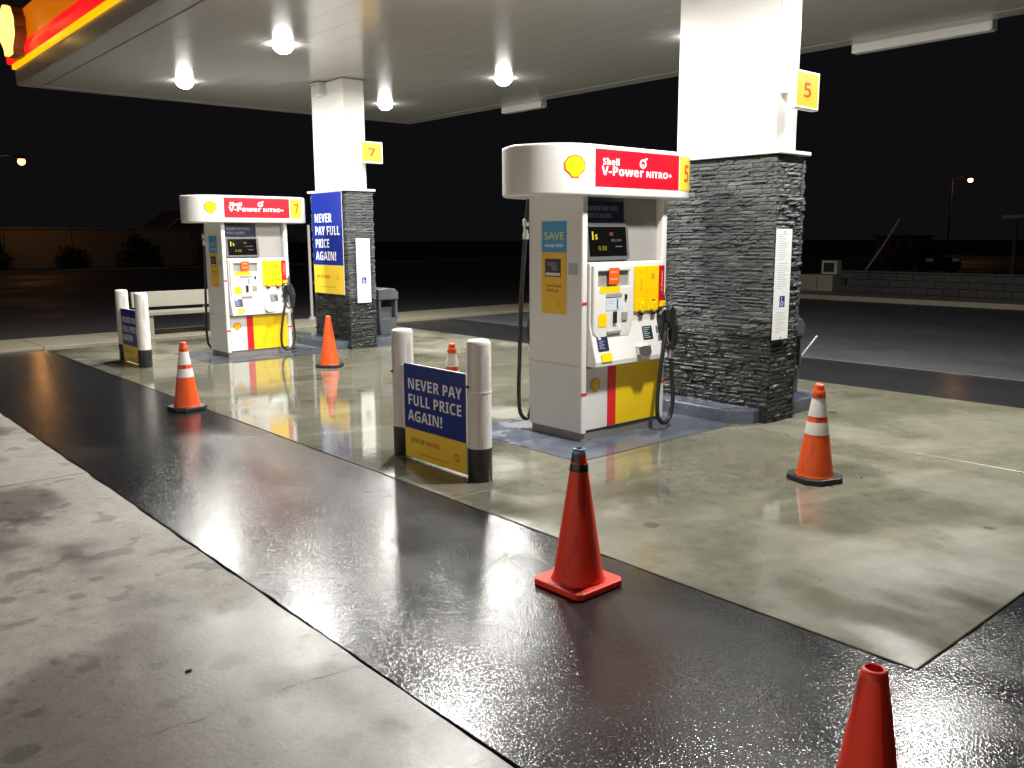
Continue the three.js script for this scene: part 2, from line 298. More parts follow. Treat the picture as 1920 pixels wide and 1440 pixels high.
// stones of the lowest courses are soaked by the washing: dark and glossy, up to a ragged line
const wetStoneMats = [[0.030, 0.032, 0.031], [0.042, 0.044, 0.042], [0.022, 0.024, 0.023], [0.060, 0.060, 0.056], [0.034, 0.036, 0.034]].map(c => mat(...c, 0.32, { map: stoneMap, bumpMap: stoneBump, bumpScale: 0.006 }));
const stoneGeos = [];
{
  const r = rng(77);
  for (let k = 0; k < 8; k++) {
    const g = new THREE.BoxGeometry(1, 1, 1, 4, 2, 1), p = g.attributes.position, off = {};
    for (let i = 0; i < p.count; i++) {
      const x = p.getX(i), y = p.getY(i), z = p.getZ(i), key = [x, y, z].map(v => v.toFixed(2)).join();
      if (!off[key]) off[key] = z > 0 ? [0.02 * (r() - 0.5), Math.abs(y) > 0.4 ? -Math.sign(y) * 0.10 * r() : 0.2 * (r() - 0.5), 0.36 * (r() - 0.6) - (Math.abs(y) > 0.4 ? 0.12 * r() : 0)] : [0, 0, 0];
      const o = off[key]; p.setXYZ(i, x + o[0], y + o[1], z + o[2]);
    }
    const q = g.toNonIndexed(); q.computeVertexNormals(); stoneGeos.push(q);
  }
}
function stoneColumn(x0, x1, z0, z1, label, seed) {              // z1 is the end nearer the slab corner
  const cx = (x0 + x1) / 2, cz = (z0 + z1) / 2, W = x1 - x0, L = z1 - z0, H = 2.48, B = 0.0;
  const t = thing('canopy_column', label, 'column', [cx, 0, cz], 0, 'canopy columns');
  part(t, 'post', rbox(W - 0.09, SOF - 2.5, L - 0.13, 0.018, 3), whitePaint, [0, 2.5 + (SOF - 2.5) / 2, 0]);
  part(t, 'post_top_trim', box(W - 0.04, 0.012, L - 0.08), mat(0.2, 0.2, 0.19, 0.5), [0, SOF - 0.010, 0]);
  part(t, 'stone_core', box(W - 0.05, H - 0.02, L - 0.05), stoneMats[0], [0, (H - 0.02) / 2 + 0.01, 0]);
  part(t, 'cap', rbox(W + 0.09, 0.035, L + 0.09, 0.008), whitePaint, [0, 2.508, 0]);
  const r = rng(seed), list = [];
  let y = B;
  while (y < H - 0.015) {
    let h = 0.026 + 0.024 * r(); if (y + h > H - 0.02) h = H - y;
    for (const f of [0, 1, 2, 3]) {                              // 0: -X, 1: +Z, 2: +X, 3: -Z
      const len = f % 2 ? W : L; let s = -len / 2 - 0.012 + 0.03 * r();
      while (s < len / 2 - 0.03) {
        let w = 0.09 + 0.22 * r() * r() + 0.06 * r(); if (s + w > len / 2 - 0.05) w = len / 2 - s + 0.02 * r();
        list.push([f, s + w / 2, y + h / 2, w - 0.0025, h - 0.002, 0.030 + 0.034 * r() * r(), Math.floor(r() * 8), Math.floor(r() * 5), r()]); s += w;
      }
    }
    y += h;
  }
  const place = (m, [f, s, yy, w, h, d, , , q]) => {
    const e = 0.012 * (q - 0.35);
    if (f === 0) { m.position.set(-W / 2 + 0.012 - e, yy, s); m.rotation.y = -Math.PI / 2; }
    if (f === 1) { m.position.set(s, yy, L / 2 - 0.012 + e); }
    if (f === 2) { m.position.set(W / 2 - 0.012 + e, yy, s); m.rotation.y = Math.PI / 2; }
    if (f === 3) { m.position.set(s, yy, -L / 2 + 0.012 - e); m.rotation.y = Math.PI; }
    m.scale.set(w, h, d); m.rotation.z = 0.012 * (q - 0.5);
  };
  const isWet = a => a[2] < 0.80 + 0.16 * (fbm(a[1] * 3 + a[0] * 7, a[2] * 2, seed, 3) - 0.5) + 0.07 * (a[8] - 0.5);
  const seen = list.filter(a => a[0] < 2).sort((a, b) => b[3] * b[4] - a[3] * a[4]).slice(0, 298), keep = new Set(seen), dry = [], wet = [];
  for (const a of list) {
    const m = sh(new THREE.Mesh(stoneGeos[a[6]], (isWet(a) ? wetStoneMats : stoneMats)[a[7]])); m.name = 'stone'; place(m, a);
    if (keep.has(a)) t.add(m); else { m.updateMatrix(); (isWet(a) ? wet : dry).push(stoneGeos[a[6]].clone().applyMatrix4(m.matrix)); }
  }
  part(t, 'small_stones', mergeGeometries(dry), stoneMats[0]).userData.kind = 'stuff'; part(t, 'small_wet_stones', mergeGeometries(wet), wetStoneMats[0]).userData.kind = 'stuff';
  return t;
}
stoneColumn(7.06, 7.51, -5.72, -4.47, 'white canopy column with dark ledger stone base, number 5 sign on top', 11);
stoneColumn(7.06, 7.53, -13.20, -12.07, 'white canopy column with dark ledger stone base and blue banner, number 7 sign on top', 12);
// painted concrete islands the columns stand in
const bluePaint = (() => {
  const map = dataTex(512, 512, (u, v) => { const k = 0.8 + 0.6 * (fbm(u * 8, v * 8, 111, 5, 8) - 0.5) + 0.25 * (vnoise(u * 200, v * 200, 112, 200) - 0.5), worn = 0.6 * sstep(0.60, 0.78, fbm(u * 10, v * 10, 113, 5, 10)); return [lerp(0.105 * k, 0.26, worn * 0.5), lerp(0.118 * k, 0.25, worn * 0.5), lerp(0.158 * k, 0.23, worn * 0.5)]; }, true);
  const rough = dataTex(256, 256, (u, v) => { const k = lerp(0.10, 0.38, sstep(0.34, 0.68, fbm(u * 7, v * 7, 114, 4, 7))); return [k, k, k]; });
  return new THREE.MeshStandardMaterial({ map, roughnessMap: rough, roughness: 1, bumpMap: concreteBump, bumpScale: 0.002 });
})();
for (const [x0, z0, x1, z1] of [[6.80, -5.95, 8.33, -4.55], [6.80, -13.45, 8.33, -12.15]]) {
  const c = 0.17, s = new THREE.Shape([[x0 + c, -z1], [x1 - c, -z1], [x1, -z1 + c], [x1, -z0], [x0, -z0], [x0, -z1 + c]].map(p => new THREE.Vector2(...p)));
  const g = new THREE.ExtrudeGeometry(s, { depth: 0.12, bevelEnabled: true, bevelThickness: 0.018, bevelSize: 0.018, bevelOffset: -0.018, bevelSegments: 3 }); g.rotateX(-Math.PI / 2).translate(0, -0.006, 0);
  struct('raised_island', g, bluePaint);
}

// ---------------------------------------------------------------- printed faces
const FONT = 'sans-serif';
function fitText(g, txt, x, y, maxW, px, weight = 'bold', align = 'left') { g.font = `${weight} ${px}px ${FONT}`; g.textAlign = align; g.textBaseline = 'alphabetic'; const w = g.measureText(txt).width, k = Math.min(1, maxW / w); g.save(); g.translate(x, y); g.scale(k, 1); g.fillText(txt, 0, 0); g.restore(); return Math.min(maxW, w); }
const printMat = (tex, rough = 0.35) => new THREE.MeshStandardMaterial({ map: tex, roughness: rough });
const NAVY = '#1b2f86', YEL = '#f6cf3c', RED = '#dd1326';
const boardTex = canvasTex(512, 576, (g, w, h) => {
  g.fillStyle = NAVY; g.fillRect(0, 0, w, h); g.fillStyle = YEL; g.fillRect(0, h * 0.685, w, h);
  g.fillStyle = '#f4f4f4'; ['NEVER PAY', 'FULL PRICE', 'AGAIN!'].forEach((s, i) => fitText(g, s, 28, 150 + i * 98, i === 2 ? 300 : 456, 92));
  g.fillStyle = '#4a3a12'; fitText(g, 'JOIN THE', 50, 478, 120, 40); g.fillStyle = '#c92a18'; fitText(g, 'REWARDS', 178, 478, 120, 40);
  g.strokeStyle = '#c92a18'; g.lineWidth = 5; g.beginPath(); g.arc(440, 496, 20, 0, 7); g.stroke(); g.beginPath(); g.moveTo(440, 478); g.lineTo(440, 514); g.stroke();
  g.fillStyle = '#8d7a2c'; g.fillRect(120, 540, 240, 4);
});
const bannerTex = canvasTex(512, 860, (g, w, h) => {
  g.fillStyle = '#1d2f8c'; g.fillRect(0, 0, w, h); g.fillStyle = YEL; g.fillRect(0, h * 0.715, w, h);
  g.fillStyle = '#f6f6f6'; ['NEVER', 'PAY FULL', 'PRICE', 'AGAIN!'].forEach((s, i) => fitText(g, s, 40, 250 + i * 108, [300, 430, 250, 360][i], 104));
  g.fillStyle = '#5a4412'; fitText(g, 'JOIN THE', 50, 728, 110, 36); g.fillStyle = '#c92a18'; fitText(g, 'REWARDS', 166, 728, 110, 36);
  g.strokeStyle = '#e07a1c'; g.lineWidth = 6; g.beginPath(); g.arc(400, 716, 20, 0, 7); g.stroke(); g.fillStyle = '#b99a2c'; g.fillRect(110, 800, 260, 5);
});
const redSignTex = canvasTex(1024, 400, (g, w, h) => {
  g.fillStyle = RED; g.fillRect(0, 0, w, h); g.fillStyle = '#fff';
  fitText(g, 'Shell', 80, 165, 200, 96); fitText(g, 'V-Power', 70, 275, 500, 132); fitText(g, 'NiTRO+', 595, 275, 340, 96);
  g.lineWidth = 17; g.strokeStyle = '#fff'; g.beginPath(); g.ellipse(560, 128, 32, 42, 0, 0, 7); g.stroke(); g.beginPath(); g.moveTo(575, 84); g.lineTo(612, 66); g.stroke(); g.beginPath(); g.arc(560, 140, 9, 0, 7); g.fill();
});
const numberTex = (s, white) => canvasTex(256, 300, (g, w, h) => { g.fillStyle = white ? '#f3f1ea' : YEL; g.fillRect(0, 0, w, h); if (white) { g.fillStyle = '#f5bd2c'; g.fillRect(10, 10, w - 20, h - 26); } g.fillStyle = white ? '#e2401c' : '#e0451c'; g.font = `bold ${white ? 170 : 210}px ${FONT}`; g.textAlign = 'center'; g.fillText(s, w / 2, h / 2 + (white ? 60 : 74)); });
const noticeTex = canvasTex(160, 640, (g, w, h) => {
  g.fillStyle = '#f2f2f2'; g.fillRect(0, 0, w, h); const r = rng(3);
  g.fillStyle = '#b9bcc4'; for (let y = 26; y < 610; y += 13) if ((y < 170 || (y > 190 && y < 350) || y > 470)) g.fillRect(16, y, 60 + 66 * r(), 3.5);
  g.fillStyle = '#2a3487'; g.fillRect(52, 385, 58, 66);
  g.strokeStyle = '#fff'; g.fillStyle = '#fff'; g.lineWidth = 4.5; g.beginPath(); g.arc(78, 431, 12, 0.2, 4.4); g.stroke(); g.beginPath(); g.arc(75, 396, 4.5, 0, 7); g.fill(); g.beginPath(); g.moveTo(76, 402); g.lineTo(77, 420); g.lineTo(91, 420); g.lineTo(97, 438); g.stroke();
});
// ---- things hung on the columns
function flagSign(s, x, y, z, label) {
  const t = thing('number_sign', label, 'sign', [x, y, z], 0, 'number signs on the columns');
  part(t, 'box', rbox(0.40, 0.33, 0.07, 0.006), mat(0.72, 0.72, 0.70, 0.35));
  part(t, 'face', new THREE.PlaneGeometry(0.385, 0.315), printMat(numberTex(s, true)), [0, 0, 0.038]);
  part(t, 'bracket', box(0.12, 0.04, 0.10), mat(0.5, 0.5, 0.5, 0.4), [-0.1, 0, -0.08]);
}
flagSign('5', 7.30, 3.045, -4.385, 'yellow box sign reading five in red, over the bannerless stone column');
flagSign('7', 7.48, 3.085, -11.985, 'yellow box sign reading seven in red, over the blue banner column');
for (const [x, y, z, lab] of [[7.17, 1.31, -4.435, 'tall white wheelchair notice beside the hooded bin with a squeegee'], [7.31, 1.25, -12.035, 'tall white wheelchair notice on the column that carries the blue banner']]) {
  const t = thing('notice_board', lab, 'notice', [x, y, z], 0, 'notices on the columns');
  part(t, 'backing', rbox(0.25, 1.02, 0.012, 0.004), mat(0.7, 0.7, 0.7, 0.5)); part(t, 'printed_face', new THREE.PlaneGeometry(0.244, 1.012), printMat(noticeTex), [0, 0, 0.0085]);
  for (const yy of [0.49, -0.49]) part(t, 'screw', cyl(0.006, 0.006, 0.006, 8), mat(0.3, 0.3, 0.3, 0.4), [0, yy, 0.011], [Math.PI / 2, 0, 0]);
}
{
  const t = thing('wall_banner', 'blue and yellow banner reading NEVER PAY FULL PRICE AGAIN on stone column', 'banner', [7.025, 1.68, -12.63], -Math.PI / 2);
  part(t, 'sheet', rbox(0.97, 1.62, 0.012, 0.004), mat(0.6, 0.6, 0.6, 0.5)); part(t, 'printed_face', new THREE.PlaneGeometry(0.962, 1.612), printMat(bannerTex), [0, 0, 0.0085]);
}
for (const [x, y, z, lab] of [[7.05, 4.07, -12.78, 'small white floodlight box at the top of the banner column'], [7.05, 4.07, -5.2, 'small white floodlight box under the canopy on the bannerless column']]) {
  const t = thing('junction_box', lab, 'box', [x, y, z], 0, 'small boxes at the column tops');
  part(t, 'housing', rbox(0.14, 0.17, 0.26, 0.02), mat(0.6, 0.6, 0.57, 0.4)); part(t, 'hood', rbox(0.17, 0.025, 0.30, 0.008), mat(0.5, 0.5, 0.48, 0.4), [-0.01, 0.098, 0]);
}

// ---------------------------------------------------------------- fuel pumps
const pumpWhite = mat(0.70, 0.685, 0.665, 0.26), pumpGrey = mat(0.30, 0.285, 0.27, 0.4), darkGlass = mat(0.012, 0.012, 0.012, 0.08), black = mat(0.016, 0.016, 0.017, 0.38), rubber = mat(0.014, 0.014, 0.015, 0.45);
const signYellow = mat(0.88, 0.60, 0.005, 0.32), signRed = mat(0.72, 0.012, 0.02, 0.32), steel = mat(0.55, 0.55, 0.54, 0.28, { metalness: 0.9 }), lilac = mat(0.62, 0.64, 0.72, 0.3);
const VA = 0.55, VR = 0.45, VX = 0, VY0 = 2.09, VY1 = 2.50;
// point on the header's rim: s runs along the front from its middle, then round the ends
function rim(s, off) {
  if (Math.abs(s) <= VA) return [s, VR + off];   // header coordinates, its middle VX off the cabinet's
  const a = (Math.abs(s) - VA) / VR; return [Math.sign(s) * (VA + (VR + off) * Math.sin(a)), (VR + off) * Math.cos(a)];
}
function rimPatch(s0, s1, y0, y1, off, n = 24) {
  const pos = [], uv = [], idx = [];
  for (let i = 0; i <= n; i++) { const s = lerp(s0, s1, i / n), [x, z] = rim(s, off); pos.push(x, y0, z, x, y1, z); uv.push(i / n, 0, i / n, 1); if (i < n) { const k = i * 2; idx.push(k, k + 2, k + 1, k + 1, k + 2, k + 3); } }
  const g = new THREE.BufferGeometry(); g.setAttribute('position', new THREE.Float32BufferAttribute(pos, 3)); g.setAttribute('uv', new THREE.Float32BufferAttribute(uv, 2)); g.setIndex(idx); g.computeVertexNormals(); return g;
}
function rimShape(shape, sc, yc, off) { const o = shape.getPoints(), n = o.length, K = 6, pos = [], idx = [];      // rings about the middle, so that it follows the curve
  for (let k = 0; k <= K; k++) for (const q of o) { const [x, z] = rim(sc + q.x * k / K, off); pos.push(x, yc + q.y * k / K, z); }
  for (let k = 0; k < K; k++) for (let i = 0; i < n; i++) { const a = k * n + i, b = k * n + (i + 1) % n; idx.push(a, a + n, b, b, a + n, b + n); }
  const g = new THREE.BufferGeometry(); g.setAttribute('position', new THREE.Float32BufferAttribute(pos, 3)); g.setIndex(idx); g.computeVertexNormals(); return g; }
const headerGeo = (() => {
  const s = new THREE.Shape(); s.moveTo(-VA, -VR); s.lineTo(VA, -VR); s.absarc(VA, 0, VR, -Math.PI / 2, Math.PI / 2, false); s.lineTo(-VA, VR); s.absarc(-VA, 0, VR, Math.PI / 2, Math.PI * 1.5, false);
  const g = new THREE.ExtrudeGeometry(s, { depth: VY1 - VY0 - 0.04, bevelEnabled: true, bevelThickness: 0.02, bevelSize: 0.02, bevelOffset: -0.02, bevelSegments: 3, curveSegments: 32 });
  return g.rotateX(-Math.PI / 2).translate(0, VY0 + 0.02, 0);
})();
const consoleGeo = (() => {   // side profile in (outward, up), run along the width
  const p = [[0.30, 1.545], [0.352, 1.54], [0.356, 1.525], [0.356, 1.02], [0.366, 0.97], [0.435, 0.70], [0.432, 0.662], [0.42, 0.655], [0.30, 0.655]];
  return extrude(p, 0.965, 0.008).rotateY(-Math.PI / 2);
})();
const stickerTex = (w, h, draw) => printMat(canvasTex(w, h, draw), 0.4);
const S = {
  save: stickerTex(128, 150, (g, w, h) => { g.fillStyle = '#4d93c4'; g.fillRect(0, 0, w, h); g.fillStyle = '#f0dd4a'; fitText(g, 'SAVE', 12, 88, 104, 50, 'normal'); g.fillStyle = '#dfeaf2'; fitText(g, 'today with', 16, 124, 96, 22); }),
  promo: stickerTex(128, 300, (g, w, h) => {
    g.fillStyle = '#e3b437'; g.fillRect(0, 0, w, h); g.fillStyle = '#3a3c44'; g.fillRect(18, 30, 82, 88); g.fillStyle = '#6a6e78'; g.fillRect(30, 46, 48, 20); g.fillRect(52, 66, 30, 22); g.fillStyle = '#cfcfcf'; g.fillRect(22, 98, 74, 14);
    g.fillStyle = '#5d4a14'; fitText(g, 'Pay at the pump', 26, 168, 78, 17); fitText(g, 'with the app', 26, 190, 62, 17); g.strokeStyle = '#d2691e'; g.lineWidth = 3; g.beginPath(); g.arc(92, 250, 8, 0, 7); g.stroke();
  }),
  label: stickerTex(96, 96, (g, w, h) => { g.fillStyle = '#23232b'; g.fillRect(0, 0, w, h); g.fillStyle = '#9aa'; for (let y = 10; y < 90; y += 14) g.fillRect(8, y, 40 + (y * 7) % 38, 6); }),
  label2: stickerTex(96, 120, (g, w, h) => { g.fillStyle = '#1f2138'; g.fillRect(0, 0, w, h); g.fillStyle = '#a9b4d8'; g.fillRect(10, 12, 28, 30); g.fillRect(50, 12, 36, 12); g.fillStyle = '#8f98c4'; for (let y = 52; y < 112; y += 12) g.fillRect(10, y, 34 + (y * 5) % 40, 5); }),
  header: stickerTex(256, 96, (g, w, h) => { g.fillStyle = '#141a35'; g.fillRect(0, 0, w, h); g.fillStyle = '#8d93a5'; fitText(g, 'NEVER PAY FULL', 14, 44, 210, 30); fitText(g, 'PRICE AGAIN', 14, 80, 160, 30); }),
  display: stickerTex(256, 140, (g, w, h) => { g.fillStyle = '#0d0d0c'; g.fillRect(0, 0, w, h); g.fillStyle = '#b9a52c'; g.fillRect(22, 22, 10, 40); fitText(g, '$', 40, 60, 30, 36); g.fillStyle = '#6f6820'; fitText(g, '0.00', 60, 112, 60, 30); g.fillStyle = '#63323a'; g.fillRect(140, 26, 26, 16); g.fillStyle = '#5c5f63'; fitText(g, 'GALLONS', 150, 70, 80, 16); g.fillRect(176, 92, 50, 5); }),
  small: stickerTex(64, 64, (g, w, h) => { g.fillStyle = '#ece9e4'; g.fillRect(0, 0, w, h); g.fillStyle = '#8a8a90'; for (let y = 10; y < 58; y += 11) g.fillRect(8, y, 20 + (y * 3) % 28, 4); }),
  screen: stickerTex(96, 72, (g, w, h) => { g.fillStyle = '#c9cede'; g.fillRect(0, 0, w, h); g.fillStyle = '#3c4466'; g.fillRect(66, 6, 8, 60); g.fillStyle = '#a9afc4'; g.fillRect(10, 14, 44, 5); g.fillRect(10, 28, 36, 5); }),
  orange: stickerTex(96, 96, (g, w, h) => { g.fillStyle = '#e8571d'; g.fillRect(0, 0, w, h); g.fillStyle = '#f5a26a'; g.fillRect(14, 20, 60, 8); g.fillRect(14, 62, 66, 8); }),
  octane: stickerTex(96, 200, (g, w, h) => { g.fillStyle = '#f7c800'; g.fillRect(0, 0, w, h); g.fillStyle = '#e08a1e'; g.save(); g.translate(58, 108); g.rotate(-Math.PI / 2); g.font = `bold 26px ${FONT}`; g.fillText('Plus', 0, 0); g.restore(); g.fillStyle = '#caa000'; g.fillRect(30, 24, 34, 5); }),
  octane2: stickerTex(96, 200, (g, w, h) => { g.fillStyle = '#f7c800'; g.fillRect(0, 0, w, h); g.fillStyle = '#d9981e'; g.fillRect(30, 34, 30, 26); g.fillStyle = '#8f6d10'; g.fillRect(40, 150, 26, 12); }),
  premium: stickerTex(72, 200, (g, w, h) => { g.fillStyle = '#b30d18'; g.fillRect(0, 0, w, h); g.fillStyle = '#e9a0a0'; g.save(); g.translate(50, 118); g.rotate(-Math.PI / 2); g.font = `bold 34px ${FONT}`; g.fillText('V-Power', 0, 0, 96); g.restore(); }),
};
// nozzle outline in (across, up): spout end at the top left, hose end at the bottom right
const nozzleBody = extrude([[-0.06, 0.20], [-0.02, 0.24], [0.03, 0.22], [0.075, 0.13], [0.105, 0.02], [0.10, -0.10], [0.075, -0.17], [0.035, -0.17], [0.03, -0.06], [0.01, 0.02], [-0.05, 0.10]], 0.062, 0.016, 3);
const nozzleGuard = tube([[-0.03, 0.10, 0], [-0.055, 0.0, 0], [-0.05, -0.10, 0], [0, -0.165, 0], [0.05, -0.15, 0]], 0.009, 30, 8);
const nozzleLever = tube([[0.0, 0.06, 0], [-0.02, -0.02, 0], [0.0, -0.09, 0], [0.04, -0.12, 0]], 0.007, 20, 8);
function sideOfPump(t, dir) {          // dir +1: the side facing the slab corner, -1: the opposite side
  const G = new THREE.Matrix4().makeRotationY(dir > 0 ? 0 : Math.PI);
  const add = (name, geo, m, pos = [0, 0, 0], rot = [0, 0, 0], parent = t) => {
    const o = sh(new THREE.Mesh(geo, m)); o.name = name; o.position.set(...pos); o.rotation.set(...rot); o.updateMatrix();
    if (parent === t) { const M = new THREE.Matrix4().multiplyMatrices(G, o.matrix); M.decompose(o.position, o.quaternion, o.scale); } parent.add(o); return o;
  };
  // lower door: white sheet, red stripe, yellow field, small emblem
  const door = add('lower_door', rbox(0.97, 0.545, 0.03, 0.006), pumpWhite, [0, 0.365, 0.312]);
  add('red_stripe', box(0.105, 0.53, 0.004), signRed, [-0.165, 0, 0.0172], undefined, door);
  add('yellow_panel', box(0.585, 0.53, 0.004), signYellow, [0.182, 0, 0.0172], undefined, door);
  add('emblem', new THREE.ShapeGeometry(shellShape(0.062)), mat(0.75, 0.2, 0.02, 0.35), [-0.375, 0.12, 0.018], undefined, door);
  add('emblem_inner', new THREE.ShapeGeometry(shellShape(0.052)), mat(0.85, 0.50, 0.02, 0.35), [-0.375, 0.12, 0.020], undefined, door);
  add('lock', cyl(0.008, 0.008, 0.01, 12), steel, [0.02, 0.235, 0.02], [Math.PI / 2, 0, 0], door);
  // console with the card reader door, grade buttons and nozzle boot
  const con = add('console', consoleGeo, pumpWhite);
  const fz = 0.357;
  const reader = add('card_reader', (() => { const s = new THREE.Shape(); s.moveTo(-0.25, 0.31); s.lineTo(0.25, 0.31); s.lineTo(0.245, -0.22); s.lineTo(0.2, -0.31); s.lineTo(-0.2, -0.31); s.lineTo(-0.25, -0.26); s.closePath(); const h = new THREE.Path(); h.moveTo(-0.195, 0.262); h.lineTo(-0.195, 0.13); h.lineTo(0.195, 0.13); h.lineTo(0.195, 0.262); h.closePath(); s.holes.push(h); return extrude(s, 0.034, 0.010); })(), pumpWhite, [-0.215, 1.205, fz + 0.013]);
  add('reader_recess', box(0.40, 0.14, 0.004), pumpGrey, [-0.215, 1.40, fz + 0.002]);
  const rz = 0.0185;
  add('orange_sticker', plane(0.13, 0.14), S.orange, [-0.22, 1.425, fz + 0.036]);
  add('yellow_sticker', plane(0.25, 0.055), signYellow, [-0.05, 0.105, rz], undefined, reader);
  add('screen_surround', box(0.20, 0.03, 0.006), pumpGrey, [0.0, 0.055, rz], undefined, reader);
  add('screen', plane(0.19, 0.105), S.screen, [0.0, -0.022, rz + 0.001], undefined, reader);
  add('label_sticker', plane(0.11, 0.11), signYellow, [-0.14, -0.155, rz + 0.001], undefined, reader);
  add('card_slot', rbox(0.042, 0.105, 0.02, 0.008), black, [0.01, -0.135, rz + 0.006], undefined, reader);
  add('card_slot', rbox(0.025, 0.05, 0.016, 0.006), black, [0.15, 0.035, rz + 0.004], undefined, reader);
  add('keypad', rbox(0.07, 0.075, 0.012, 0.004), pumpGrey, [0.135, -0.13, rz + 0.004], undefined, reader);
  add('receipt_mouth', rbox(0.17, 0.028, 0.02, 0.006), pumpGrey, [0.0, -0.262, rz + 0.002], undefined, reader);
  add('label_sticker', plane(0.05, 0.055), S.small, [0.06, -0.225, rz + 0.002], undefined, reader);
  // grade buttons
  for (const [x, w, m] of [[0.155, 0.158, S.octane], [0.318, 0.158, S.octane2], [0.438, 0.078, S.premium]]) {
    const b = add('grade_panel', rbox(w, 0.40, 0.02, 0.004), m, [x, 1.30, fz + 0.008]);
    add('grade_button', extrude([[-0.03, 0.045], [0.03, 0.045], [0.035, -0.02], [0, -0.05], [-0.035, -0.02]], 0.03, 0.008), signYellow, [0, -0.165, 0.02], undefined, b);
    add('grade_lamp', rbox(0.05, 0.028, 0.016, 0.005), black, [0.004, -0.225, 0.013], undefined, b);
  }
  for (const [x, y] of [[0.155, 1.02], [0.318, 1.03]]) add('label_sticker', plane(0.045, 0.05), S.small, [x, y, fz + 0.003]);
  // the sloping lower apron
  const slope = -Math.atan2(0.069, 0.27), ap = (y) => 0.366 + (0.97 - y) / 0.27 * 0.069 + 0.004;
  for (const [name, m, w, h, x, y] of [['label_sticker', S.label2, 0.13, 0.15, -0.36, 0.865], ['label_sticker', S.label, 0.13, 0.12, 0.24, 0.905], ['label_sticker', S.label, 0.045, 0.06, 0.385, 0.925], ['label_sticker', S.label, 0.055, 0.05, 0.40, 0.85], ['yellow_sticker', signYellow, 0.13, 0.075, -0.34, 0.735]])
    add(name, plane(w, h), m, [x, y, ap(y) + 0.002], [slope, 0, 0]);
  add('receipt_tray', extrude([[-0.085, 0.055], [0.085, 0.055], [0.085, -0.02], [0.04, -0.06], [-0.04, -0.06], [-0.085, -0.02]], 0.05, 0.01), steel, [0.13, 0.745, ap(0.745) + 0.012], [slope, 0, 0]);
  // display head in the recess above the console
  add('head_back', box(0.965, 0.545, 0.02), pumpGrey, [0, 1.818, 0.185]);
  const disp = add('display_housing', extrude((() => { const s = new THREE.Shape(); const w = 0.275, h = 0.16, r = 0.04; s.moveTo(-w + r, -h); s.lineTo(w - r, -h); s.quadraticCurveTo(w, -h, w, -h + r); s.lineTo(w, h - r); s.quadraticCurveTo(w, h, w - r, h); s.lineTo(-w + r, h); s.quadraticCurveTo(-w, h, -w, h - r); s.lineTo(-w, -h + r); s.quadraticCurveTo(-w, -h, -w + r, -h); return s; })(), 0.10, 0.012), mat(0.10, 0.10, 0.10, 0.35), [-0.205, 1.712, 0.25], [-0.10, 0, 0]);
  add('display_screen', plane(0.47, 0.25), printMat(S.display.map, 0.08), [0, 0, 0.0515], undefined, disp);
  const hs = add('header_card', rbox(0.49, 0.175, 0.02, 0.004), mat(0.02, 0.025, 0.05, 0.3), [-0.235, 1.972, 0.27]);
  add('printed_face', plane(0.48, 0.165), S.header, [0, 0, 0.0115], undefined, hs);
  add('cheek', extrude([[0.19, 1.545], [0.33, 1.545], [0.31, 2.085], [0.19, 2.085]], 0.43, 0.006).rotateY(-Math.PI / 2), pumpGrey, [0.262, 0, -0.06]);
  // nozzle boot, nozzle and hose
  add('nozzle_boot', rbox(0.085, 0.30, 0.09, 0.02), black, [0.44, 0.985, fz + 0.02]);
  const nz = add('nozzle', nozzleBody, black, [dir > 0 ? 0.475 : 0.36, 0.90, fz + 0.085], [0, 0.0, -0.10]);
  add('spout', tube([[-0.03, 0.19, 0], [-0.07, 0.20, -0.02], [-0.095, 0.15, -0.05]], 0.014, 16, 10), steel, [0, 0, 0], undefined, nz);
  add('hand_guard', nozzleGuard, black, [0, 0, 0], undefined, nz);
  add('lever', nozzleLever, steel, [0, 0, 0], undefined, nz);
  add('cover', rbox(0.05, 0.13, 0.07, 0.02), mat(0.045, 0.045, 0.05, 0.3), [0.055, 0.10, 0], [0, 0, 0.35], nz);
  add('swivel', cyl(0.018, 0.02, 0.085, 16), steel, [0.055, -0.205, 0], undefined, nz);
  const z = fz + 0.105;
  add('hose', tube(dir < 0 ? [[0.53, 2.095, 0.36], [0.535, 1.75, 0.40], [0.53, 1.2, z], [0.545, 0.65, z + 0.01], [0.555, 0.30, z + 0.01], [0.53, 0.13, z + 0.01], [0.47, 0.075, z], [0.42, 0.14, z], [0.40, 0.35, z - 0.01], [0.395, 0.66, z - 0.02]] : [[0.585, 2.10, 0.16], [0.582, 1.80, 0.18], [0.575, 1.40, 0.26], [0.50, 1.08, z - 0.075], [0.40, 0.82, z - 0.01], [0.325, 0.52, z + 0.01], [0.285, 0.27, z + 0.02], [0.305, 0.12, z + 0.02], [0.385, 0.06, z + 0.02], [0.475, 0.10, z + 0.01], [0.53, 0.25, z], [0.535, 0.45, z - 0.02], [0.509, 0.66, z - 0.02]], 0.019, 120, 12), rubber);
  add('breakaway', lathe([[0.018, -0.09], [0.026, -0.085], [0.026, -0.04], [0.02, -0.035], [0.02, 0.02], [0.027, 0.03], [0.027, 0.08], [0.018, 0.09]], 20), mat(0.7, 0.7, 0.69, 0.35), dir > 0 ? [0.5825, 1.83, 0.178] : [0.535, 1.83, 0.393]);
  // header print
  const ho = dir > 0 ? VX : -VX;
  add('red_sign', rimPatch(-0.53, 0.545, 2.165, 2.465, 0.003, 16), printMat(redSignTex, 0.3), [ho, 0, 0]);
  add('number_patch', rimPatch(0.56, 0.80, 2.165, 2.465, 0.003, 14), t.userData.num, [ho, 0, 0]);
  add('emblem', rimShape(shellShape(0.092), -0.73, 2.315, 0.003), mat(0.80, 0.16, 0.015, 0.3), [ho, 0, 0]);
